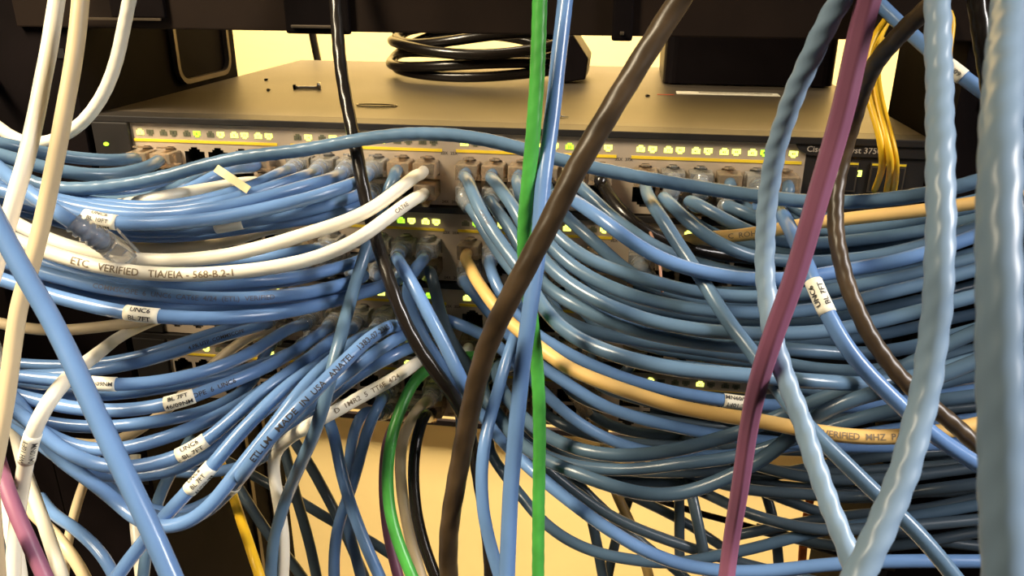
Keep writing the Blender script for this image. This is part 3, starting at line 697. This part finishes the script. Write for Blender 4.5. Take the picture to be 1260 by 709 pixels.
# ------------------------------------------------------------------ cables: centre
cab('blue cable from the left clear plug by the divider, second switch, slanting down right', BL, '490,321,15.6 496,330,16 504,343,16.2 514,361 523,379,16.4 542,414 555,440 565,462,16.4 577,487 582,515,15.2 574,555,14.4 563,600,14 557,650 556,730', (1, 493, 0))
cab('blue cable from the right clear plug by the divider, second switch, curling under', BL, '519,323,15 507,334,15 498,347,14.8 499,362 507,386,14.6 513,402 525,423,14.4 542,447 556,470,14.2 567,505,13.8 567,545,13.5 558,600 554,660 553,730', (1, 524, 0))
cab('blue cable running right across the third switch below the divider', BL, '512,384,13.9 531,388,14.2 564,398,14.5 597,413,14.6 630,440 660,474,14.4 700,512 750,542,14.2 820,560 900,560 1000,545 1100,528 1200,515 1330,500', (2, 530, 0), boot='none')
cab('dark grey-blue cable dropping straight right of the two clear plugs', 'slate', '531,333,14.9 534,353 540,378,14.7 551,414,14.5 564,434 579,453 597,484,14.2 622,522,14 655,560 700,600,13.8 760,640 830,668 900,690 1000,715', (1, 525, 1), boot='none')
cab('orange-tan cable from the second switch sweeping right, printed PATCH', 'tan', '576,323,14.6 582,338,15.1 594,356,15.8 607,376,16 620,391 634,404,16.4 665,428,17 691,450 725,465,17.4 762,478,17.6 798,491 836,502,18 874,509 925,516,18.4 955,522 1000,531,18.8 1041,537 1082,539 1108,538,19 1170,530 1200,523 1260,510 1330,495', (1, 582, 0), boot='none',
    texts=[(1072, 538, 'VERIFIED  MHZ  PATCH', 3.6, 'brown_ink')])
cab('blue cable with an upside-down BL 10FT sticker behind the orange-tan cable', BL, '602,327,14.7 605,338 613,357,15 625,378 648,404,15.2 672,420 700,436,15.4 735,453 780,470,15.7 823,482 874,490,16 905,495 960,500 1030,502 1110,495 1200,480 1330,460', (1, 612, 0), stickers=[(902, 496, 11, ('BL 10FT', '46/09NM'), 2.9, True)])
cab('dark blue booted cable below the orange-tan plug, running right', BL, '570,348,14.2 577,354 588,366,14.5 598,380 620,406,14.4 645,434 668,453,14.6 696,470 734,496,14.9 772,511 823,524,15.2 880,535 960,545 1060,550 1200,545 1330,540', (1, 582, 1))
cab('blue cable hanging right of the thick brown-black one at the bottom middle', BL, '642,385,14.2 633,415,14.6 623,442 612,484,15 601,520,15.6 594,555,15.8 592,580 594,630,15.9 604,674 616,712,16 624,745', (1, 645, 1))

# ------------------------------------------------------------------ cables: right bundle
G5 = 'blue cables sweeping right from the top switch'
cab('blue cable in the first port right of the divider, ending as the broad lower sweep', BM_, '575,220,15.6 579,231 589,256,16.3 607,287,16.6 630,317,16.8 650,347,17.2 668,378,17.8 691,406,18.4 721,423,18.8 762,439,19.3 810,451,19.6 848,457 920,462,19.6 978,468 1029,471,19 1080,472,18 1130,463 1200,440 1260,425 1330,410', (0, 577, 0), boot='none', group=G5, texts=[(597, 272, 'CAT6E', 2.8, 'faint_ink')])
cab('blue cable in the second upper port right of the divider', BM_, '607,221,15.6 620,238,16 638,264,16.4 655,300,16.6 672,327 696,346,17 734,370,17.5 777,388,17.8 823,401 874,408,18 925,411 965,411 1011,409 1060,400,17.8 1100,391 1138,381 1200,364 1260,350 1330,335', (0, 609, 0), boot='none', group=G5)
cab('blue cable in the third upper port right of the divider, beside the green cable', BM_, '637,226,15.4 641,246 655,275,15.8 673,299,16.2 696,322,16.6 721,340 747,352,17 772,363 810,373,17.2 848,380 899,385 970,385,17.2 1024,377 1067,366 1138,349 1200,332 1330,300', (0, 641, 0), boot='none', group=G5)
cab('blue cable from the second lower port right of the divider', BM_, '604,248,15.2 613,262 630,283,15.8 640,304 655,334,16.2 671,355,16.6 704,373,17.1 734,390 772,404,17.4 823,416 874,424,17.5 940,428 1000,432 1040,436,17 1100,432 1150,420 1200,405 1330,375', (0, 609, 1), group=G5)
cab('blue cable from the first lower port right of the divider, behind its neighbours', BM_, '585,262,14.6 605,300,14.8 640,345,15 660,365 683,388,15.4 709,403 747,413,15.6 798,422 874,432,15.8 960,446 1010,455 1080,456 1150,441 1200,430 1330,410', (0, 577, 1), group=G5)
cab('blue cable from the lower port behind the green cable', BM_, '652,255,15.2 678,284,15.8 704,307,16.1 734,325 772,337,16.4 836,356,16.6 869,362 920,366 970,364,16.6 1024,357 1080,347 1138,334 1200,318 1330,290', (0, 641, 1), group=G5)
cab('bright blue cable emerging right of the thick brown-black one below the arch', BL, '690,236,15.8 704,246,16.6 726,259,17.2 772,294,17.8 813,320 850,332,18 874,337 919,344 970,344,17.8 1010,338 1046,331,17.6 1092,324 1138,312 1178,299 1201,289 1330,250', (0, 675, 1), boot='none', group=G5)
cab('blue cable running above the bright one, from under the arch', BM_, '704,220,15.4 714,230 734,250,15.9 772,282,16.3 813,308 860,326,16.2 919,338 980,346,16 1040,349 1100,339 1140,329 1200,311 1330,280', (0, 705, 0), boot='none', group=G5)
cab('black flat-looking cable from the last port left of the right divider', 'black', '741,222,15.2 744,232 752,246,15.9 777,274,16.3 808,293,16.2 840,305 874,312,16 919,318 1016,318,16 1102,316 1160,320 1200,325 1330,330', (0, 742, 0), boot='none', D=6.4)
cab('grey-green cable falling steeply from under the arch to the lower right corner', BM_, '796,238,15.6 802,250,16.3 814,268,16.9 831,294 848,322,17.3 869,350,17.8 886,383 912,416,18.4 927,434,18.8 945,462,19.3 970,497,19.8 1001,534,20.2 1041,570 1074,605,20.5 1096,624 1118,643,20.8 1143,671 1168,702 1198,740', (0, 790, 0), boot='none', group=G5)
cab('grey-green cable next right of the steep one under the arch', BM_, '812,238,15.6 828,254,16 853,279,16.5 879,297,16.7 919,315 960,321,16.3 1020,322 1046,319 1092,313 1138,301 1201,279 1330,240', (0, 823, 1), boot='none', group=G5)
cab('blue cable third right of the steep one under the arch', BM_, '840,243,15.3 861,252,15.7 889,269,16 919,284,16.2 950,296 1000,300,16 1041,297 1092,291 1143,283 1200,270 1330,240', (0, 858, 1), boot='none', group=G5)
cab('blue cable nearest the left twisted strand under the arch', BM_, '884,247,15 919,264,15.5 950,275 1000,284 1050,284,15.6 1100,276 1143,268 1200,256 1330,225', (0, 894, 1), group=G5)
cab('dark cable from the last ports of the top switch running right behind the beige one', BM_, '935,256,14.8 970,270 1010,275 1060,273,15 1140,263 1200,250 1330,220', (0, 930, 1), group=G5)
cab('dark cable plugged in just right of the left twisted strand', BM_, '960,240,14.8 985,262,15 1030,272 1090,268 1150,258 1200,246 1330,215', (0, 966, 0), boot='none', group=G5)
cab('beige printed cable running right below the arching blue one', 'tan', '828,300,14.6 850,295,15.2 871,292,15.8 899,291,16.2 922,289 948,284,16.4 983,277 1036,270,16.6 1080,265 1138,259 1189,251,16.8 1255,243 1330,230', (1, 808, 0), boot='none', texts=[(915, 290, 'C  ROHS', 3.4, 'brown_ink')])
cab('blue cable below the bright one, half hidden by the thick brown-black cable', BM_, '680,246,14.8 694,266,15.1 726,292,15.5 747,312 766,330,15.6 800,350 850,368,15.5 920,377 980,375 1040,368 1100,356 1140,346 1200,331 1330,300', (0, 675, 0), boot='none', group=G5)
for k, (lab, sw, px, row, p) in enumerate((
    ('clear booted plug of a blue cable, top switch, first beyond the right divider', 0, 823, 0, '820,244,14.6 835,262,14.9 870,285 930,305,15 1000,312 1080,305 1140,294 1200,275 1330,240'),
    ('clear booted plug of a blue cable, top switch, second beyond the right divider', 0, 858, 0, '858,244,14.6 875,262,14.8 910,282 960,296,15 1030,300 1100,290 1150,278 1200,264 1330,230'),
    ('dark grey cable plugged in third beyond the right divider, top switch', 0, 894, 0, '896,236,14.6 912,254,14.8 945,272 1000,282,15 1060,278 1140,264 1200,252 1330,220'),
    ('clear booted plug beside the left twisted strand, top switch', 0, 930, 0, '930,240,14.5 945,256,14.8 980,270 1040,276,15 1100,270 1150,260 1200,248 1330,215'),
    )):
    cab(lab.replace('clear booted plug of a blue cable', 'blue cable with a clear booted plug').replace('clear booted plug beside', 'blue cable with a clear booted plug beside'), BM_, p, (sw, px, row), boot='none' if 'dark grey' in lab else 'clear', group=G5)
G6 = 'shadowed cables behind the right bundle'
SH = 'shadowed second-switch cable, '
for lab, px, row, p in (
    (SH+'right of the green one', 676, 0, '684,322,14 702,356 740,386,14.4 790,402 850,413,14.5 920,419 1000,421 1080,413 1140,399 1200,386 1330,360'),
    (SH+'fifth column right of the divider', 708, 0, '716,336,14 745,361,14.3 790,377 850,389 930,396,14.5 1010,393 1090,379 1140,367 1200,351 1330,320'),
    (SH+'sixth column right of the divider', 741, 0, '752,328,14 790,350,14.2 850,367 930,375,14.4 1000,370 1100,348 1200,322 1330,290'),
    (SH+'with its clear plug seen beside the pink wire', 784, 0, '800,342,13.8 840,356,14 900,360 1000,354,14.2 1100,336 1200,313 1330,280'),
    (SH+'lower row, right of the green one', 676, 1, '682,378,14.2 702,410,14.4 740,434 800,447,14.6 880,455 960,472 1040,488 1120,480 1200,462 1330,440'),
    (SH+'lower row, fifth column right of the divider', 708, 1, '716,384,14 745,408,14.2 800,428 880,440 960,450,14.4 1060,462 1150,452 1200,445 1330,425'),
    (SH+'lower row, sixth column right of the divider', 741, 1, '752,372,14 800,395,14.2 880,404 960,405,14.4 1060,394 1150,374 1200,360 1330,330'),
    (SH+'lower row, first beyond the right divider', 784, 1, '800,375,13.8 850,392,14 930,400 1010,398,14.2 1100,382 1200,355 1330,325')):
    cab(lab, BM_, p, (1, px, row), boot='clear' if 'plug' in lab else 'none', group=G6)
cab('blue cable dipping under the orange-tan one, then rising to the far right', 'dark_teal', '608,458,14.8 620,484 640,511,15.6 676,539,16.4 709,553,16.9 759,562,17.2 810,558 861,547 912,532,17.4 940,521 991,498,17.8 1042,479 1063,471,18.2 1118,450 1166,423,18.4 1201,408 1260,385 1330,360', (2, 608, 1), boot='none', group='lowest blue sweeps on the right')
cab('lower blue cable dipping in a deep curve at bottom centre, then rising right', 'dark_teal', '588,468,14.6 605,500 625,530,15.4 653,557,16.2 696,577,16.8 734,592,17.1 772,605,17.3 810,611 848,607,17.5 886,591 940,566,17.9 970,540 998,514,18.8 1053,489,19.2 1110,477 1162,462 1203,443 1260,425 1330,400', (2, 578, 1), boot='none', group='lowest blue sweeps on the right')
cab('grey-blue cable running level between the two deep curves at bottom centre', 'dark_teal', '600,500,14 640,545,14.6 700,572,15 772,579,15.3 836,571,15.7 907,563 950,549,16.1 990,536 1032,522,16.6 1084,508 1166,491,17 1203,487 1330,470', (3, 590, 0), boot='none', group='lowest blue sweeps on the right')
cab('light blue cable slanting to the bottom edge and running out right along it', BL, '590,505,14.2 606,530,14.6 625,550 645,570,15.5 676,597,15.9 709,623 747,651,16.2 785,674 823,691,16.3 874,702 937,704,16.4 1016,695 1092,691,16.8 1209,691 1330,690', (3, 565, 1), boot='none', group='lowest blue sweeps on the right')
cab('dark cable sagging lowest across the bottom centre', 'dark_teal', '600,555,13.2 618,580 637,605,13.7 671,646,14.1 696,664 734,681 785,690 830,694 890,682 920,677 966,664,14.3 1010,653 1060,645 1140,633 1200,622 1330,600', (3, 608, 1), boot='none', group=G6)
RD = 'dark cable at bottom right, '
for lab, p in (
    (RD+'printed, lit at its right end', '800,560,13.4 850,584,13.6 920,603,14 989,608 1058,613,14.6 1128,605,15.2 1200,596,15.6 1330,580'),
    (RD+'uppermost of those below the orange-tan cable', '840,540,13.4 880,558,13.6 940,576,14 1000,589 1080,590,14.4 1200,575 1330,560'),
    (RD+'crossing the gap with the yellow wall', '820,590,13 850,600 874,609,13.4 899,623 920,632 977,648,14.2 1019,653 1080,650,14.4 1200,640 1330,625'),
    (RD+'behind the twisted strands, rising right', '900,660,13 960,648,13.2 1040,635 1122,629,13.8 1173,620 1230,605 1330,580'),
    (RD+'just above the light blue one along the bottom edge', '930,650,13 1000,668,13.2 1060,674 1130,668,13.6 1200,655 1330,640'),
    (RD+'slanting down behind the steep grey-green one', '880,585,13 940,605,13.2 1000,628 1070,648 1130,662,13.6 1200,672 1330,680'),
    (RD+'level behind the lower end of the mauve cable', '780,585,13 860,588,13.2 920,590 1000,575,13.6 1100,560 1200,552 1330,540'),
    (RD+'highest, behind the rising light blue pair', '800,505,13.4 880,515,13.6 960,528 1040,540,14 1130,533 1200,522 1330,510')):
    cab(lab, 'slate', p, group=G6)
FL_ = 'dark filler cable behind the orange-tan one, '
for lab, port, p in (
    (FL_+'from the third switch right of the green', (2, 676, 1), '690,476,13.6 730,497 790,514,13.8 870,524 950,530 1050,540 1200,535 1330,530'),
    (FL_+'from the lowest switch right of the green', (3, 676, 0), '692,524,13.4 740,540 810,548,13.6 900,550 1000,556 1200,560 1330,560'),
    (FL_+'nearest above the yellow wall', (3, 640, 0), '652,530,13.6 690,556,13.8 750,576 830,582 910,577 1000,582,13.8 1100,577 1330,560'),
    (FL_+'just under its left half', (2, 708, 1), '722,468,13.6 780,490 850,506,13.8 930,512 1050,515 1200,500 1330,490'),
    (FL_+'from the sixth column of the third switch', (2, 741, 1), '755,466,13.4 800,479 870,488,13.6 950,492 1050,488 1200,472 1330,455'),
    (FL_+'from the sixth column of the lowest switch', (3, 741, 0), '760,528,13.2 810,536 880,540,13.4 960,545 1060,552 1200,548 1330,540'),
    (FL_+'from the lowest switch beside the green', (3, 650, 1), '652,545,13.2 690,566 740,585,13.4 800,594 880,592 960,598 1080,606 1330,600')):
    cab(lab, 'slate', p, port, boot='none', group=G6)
VD = 'dark cable hanging at bottom centre, '
for lab, col, p in (
    (VD+'leftmost', 'slate', '690,540,12.6 704,570 719,605,12.8 732,656 742,712 748,745'),
    (VD+'nearly black and vertical', 'slate', '838,560,12.4 836,590 836,640,12.6 836,681 838,735'),
    (VD+'lit grey-blue on its right side', 'slate', '838,560,13.4 846,585 856,631,13.8 868,690 876,735'),
    (VD+'leaning left', 'slate', '800,530,12 790,560 775,610,12.2 760,655 748,709 742,745'),
    (VD+'slanting steeply down right', 'slate', '680,560,12.8 706,590,13 740,625 786,665 830,700 870,735'),
    (VD+'slanting gently down right', 'slate', '730,585,12.2 780,612,12.4 827,634 865,657 893,676 930,710 950,740'),
    (VD+'beside the orange strap', 'slate', '920,560,12.4 940,600 952,640,12.6 958,690 960,735')):
    cab(lab, col, p, group=G4)
cab('tan cable with a loose amber plug hanging at bottom centre', 'tan', '728,508,13 738,520 744,545,12.6 747,577,12.4 765,623,12.6 782,656 798,707 808,745', start_plug=True)
cab('thin brown cable crossing the yellow wall left of the mauve one', 'black', '800,612,8 864,633,8.2 915,646 1000,672 1100,700', D=4.0, name='power_cable', cat='cable')
cab('orange strap hanging at the lower right behind the twisted strand', 'orange', '1000,590,10 996,620 990,650 987,690 984,735', D=5.0)
cab('thin pink wire dangling among the right-hand cables', 'pink', '800,286,3.4 806,291 809,298 812,320,3.5 814,347 815,360', D=1.3, name='wire', cat='wire')
build_cables()

# paper tag lying across the short white cable
def strip_between(name, a, b, width, thick, m):
    a = np.array(a); b = np.array(b); d = (b-a)/np.linalg.norm(b-a); n = CAM-a; n = n-d*(n@d); n /= np.linalg.norm(n); u = np.cross(n, d)
    V = []; F = []; K = 8
    for i in range(K+1):
        f = i/K; p = a+(b-a)*f+n*(1.6*math.sin(f*math.pi)+.8*math.sin(f*6))
        for su in (-1, 1):
            for sn in (0, 1): V.append(p+u*su*width/2+n*sn*thick)
    for i in range(K):
        q = i*4; F += [(q, q+2, q+6, q+4), (q+1, q+5, q+7, q+3), (q, q+4, q+5, q+1), (q+2, q+3, q+7, q+6)]
    F += [(0, 1, 3, 2), (K*4, K*4+2, K*4+3, K*4+1)]
    me = bpy.data.meshes.new(name); me.from_pydata([W(p) for p in V], [], F)
    bm = bmesh.new(); bm.from_mesh(me); bmesh.ops.recalc_face_normals(bm, faces=bm.faces); bm.to_mesh(me); bm.free()
    return link(name, me, m)
o = strip_between('paper_tag', at_depth(266, 207, 352), at_depth(306, 234, 347), 3.6, .35, 'paper')
o.parent = CABLES[TAGC]['obj']

# ------------------------------------------------------------------ things on the lid of the top switch
P = []
for i in range(5*28+1):
    a = 2*math.pi*i/28+math.pi; tr = i/28; k = int(tr)
    ax = (66, 73, 60, 70, 64, 64)[k]*(1-(tr-k))+(66, 73, 60, 70, 64, 64)[min(k+1, 5)]*(tr-k)
    by = (44, 52, 38, 56, 46, 46)[k]*(1-(tr-k))+(44, 52, 38, 56, 46, 46)[min(k+1, 5)]*(tr-k)
    back = max(0, math.sin(a))
    P.append((184+ax*math.cos(a)+4*math.sin(tr*2.3), 205+by*math.sin(a), 4.0+tr*5.4+back*(16+7*math.sin(tr*2.9))+4.5*(1+math.cos(2*a+tr*1.9))*(.35+.12*tr)))
P += [P[-1]+np.array([8*k, 6*k, 1.5*k]) for k in range(1, 9)]
P = resample(np.array(P), 4)
o = link('coiled_power_cable', tube_mesh('coiled_power_cable', smooth_rows(P, 3), 3.7, 12), 'black')
tag(o, 'coil of black power cable resting on the lid of the top switch', 'power cable')
q = [at_Y(x, y, 178) for x, y in ((684, 106), (720, 98), (724, 72), (705, 42), (676, 50))]
m = MB().prism([(p[0], max(p[2], 0)) for p in q], 178, 225)
tag(m.build('power_adapter', 'blackbox', bevel=1.2), 'black angular power adapter at the right end of the coiled cable', 'power adapter')
t = empty('black_box', (380, 185, 0)); tag(t, 'black rounded equipment box standing on the right of the top switch', 'equipment box')
rr = [(x, y) for x, y in round_rect(321, 440, 186, 288, 9)]
V = [(x, y, z) for z in (1.2, 60) for x, y in rr]; n = len(rr)
me = bpy.data.meshes.new('case'); me.from_pydata([W(p) for p in V], [], [tuple(range(n))[::-1], tuple(range(n, 2*n))]+[(i, (i+1) % n, n+(i+1) % n, n+i) for i in range(n)])
put(link('case', me, 'blackbox'), t)
for x, y in ((330, 196), (430, 196), (330, 278), (430, 278)): put(MB().box(x-4, x+4, y-4, y+4, 0, 1.4).build('foot', 'rack'), t)
t = empty('lid_sticker', (360, 145, 0)); tag(t, 'pale narrow sticker on the switch lid in front of the black box', 'sticker')
put(MB().box(329, 396, 139, 152, 0, .25).build('sticker_base', 'label'), t)
put(MB().box(344, 392, 146.5, 149.5, .25, .32).build('sticker_print', 'brown_ink'), t)
put(MB().box(316, 327, 133, 136, 0, .25).build('red_print', 'red_ink'), t)
def on_lid(x, y): return at_Z(x, y, 0)
a = on_lid(364, 110); b_ = on_lid(391, 110)
t = empty('screw', tuple(on_lid(378, 110))); tag(t, 'small dark screw lying on the left of the switch lid', 'screw')
put(link('shank', tube_mesh('shank', np.linspace(a, b_, 8)+np.array([0, 0, 1.3]), 1.2, 10), 'steel'), t)
put(link('head', tube_mesh('head', np.linspace(b_, b_+(b_-a)*.14, 3)+np.array([0, 0, 2.4]), 2.4, 12), 'steel'), t)
put(link('tip', tube_mesh('tip', np.linspace(a-(b_-a)*.1, a, 3)+np.array([0, 0, 1.6]), 1.7, 10), 'rack'), t)
c_ = on_lid(463, 131)
o = link('wire_loop', tube_mesh('wire_loop', [c_+np.array([12*math.cos(u)+1.5*math.sin(2*u), 5*math.sin(u), .6]) for u in np.linspace(0, 6.2, 40)], .45, 6), 'steel')
tag(o, 'thin loose wire loop lying on the switch lid beside the black cable', 'wire')
for k, (x, y, lab) in enumerate(((328, 99, 'upper of two dark crumbs left on the switch lid'), (330, 112, 'lower of two brown crumbs left on the switch lid'), (797, 119, 'small dark crumb on the switch lid left of the black box'), (693, 145, 'tiny pale sliver on the front of the switch lid'))):
    p = on_lid(x, y); bm = bmesh.new(); bmesh.ops.create_icosphere(bm, subdivisions=1, radius=.0016)
    for v in bm.verts: v.co += Vector((random.uniform(-1, 1), random.uniform(-1, 1), random.uniform(-1, 1)))*.0006; v.co.z *= .6
    if k == 3:
        for v in bm.verts: v.co.x *= 2.2; v.co.z *= .5; v.co.y *= .4
    me = bpy.data.meshes.new('crumb'); bm.to_mesh(me); bm.free()
    o = link('crumb', me, 'port_dark' if k in (0, 2) else 'label' if k == 3 else 'brown_ink'); o.location = W(p+np.array([0, 0, .7])); tag(o, lab, 'debris', 'debris on the switch lid')
o = link('power_cable', tube_mesh('power_cable', spline(np.array([at_Y(384, -20, 420), at_Y(383, 30, 415), at_Y(388, 60, 410), at_Y(394, 90, 405), at_Y(400, 150, 400)]), 4), 4, 10), 'black')
tag(o, 'black cable hanging behind the top switch against the wall', 'cable')
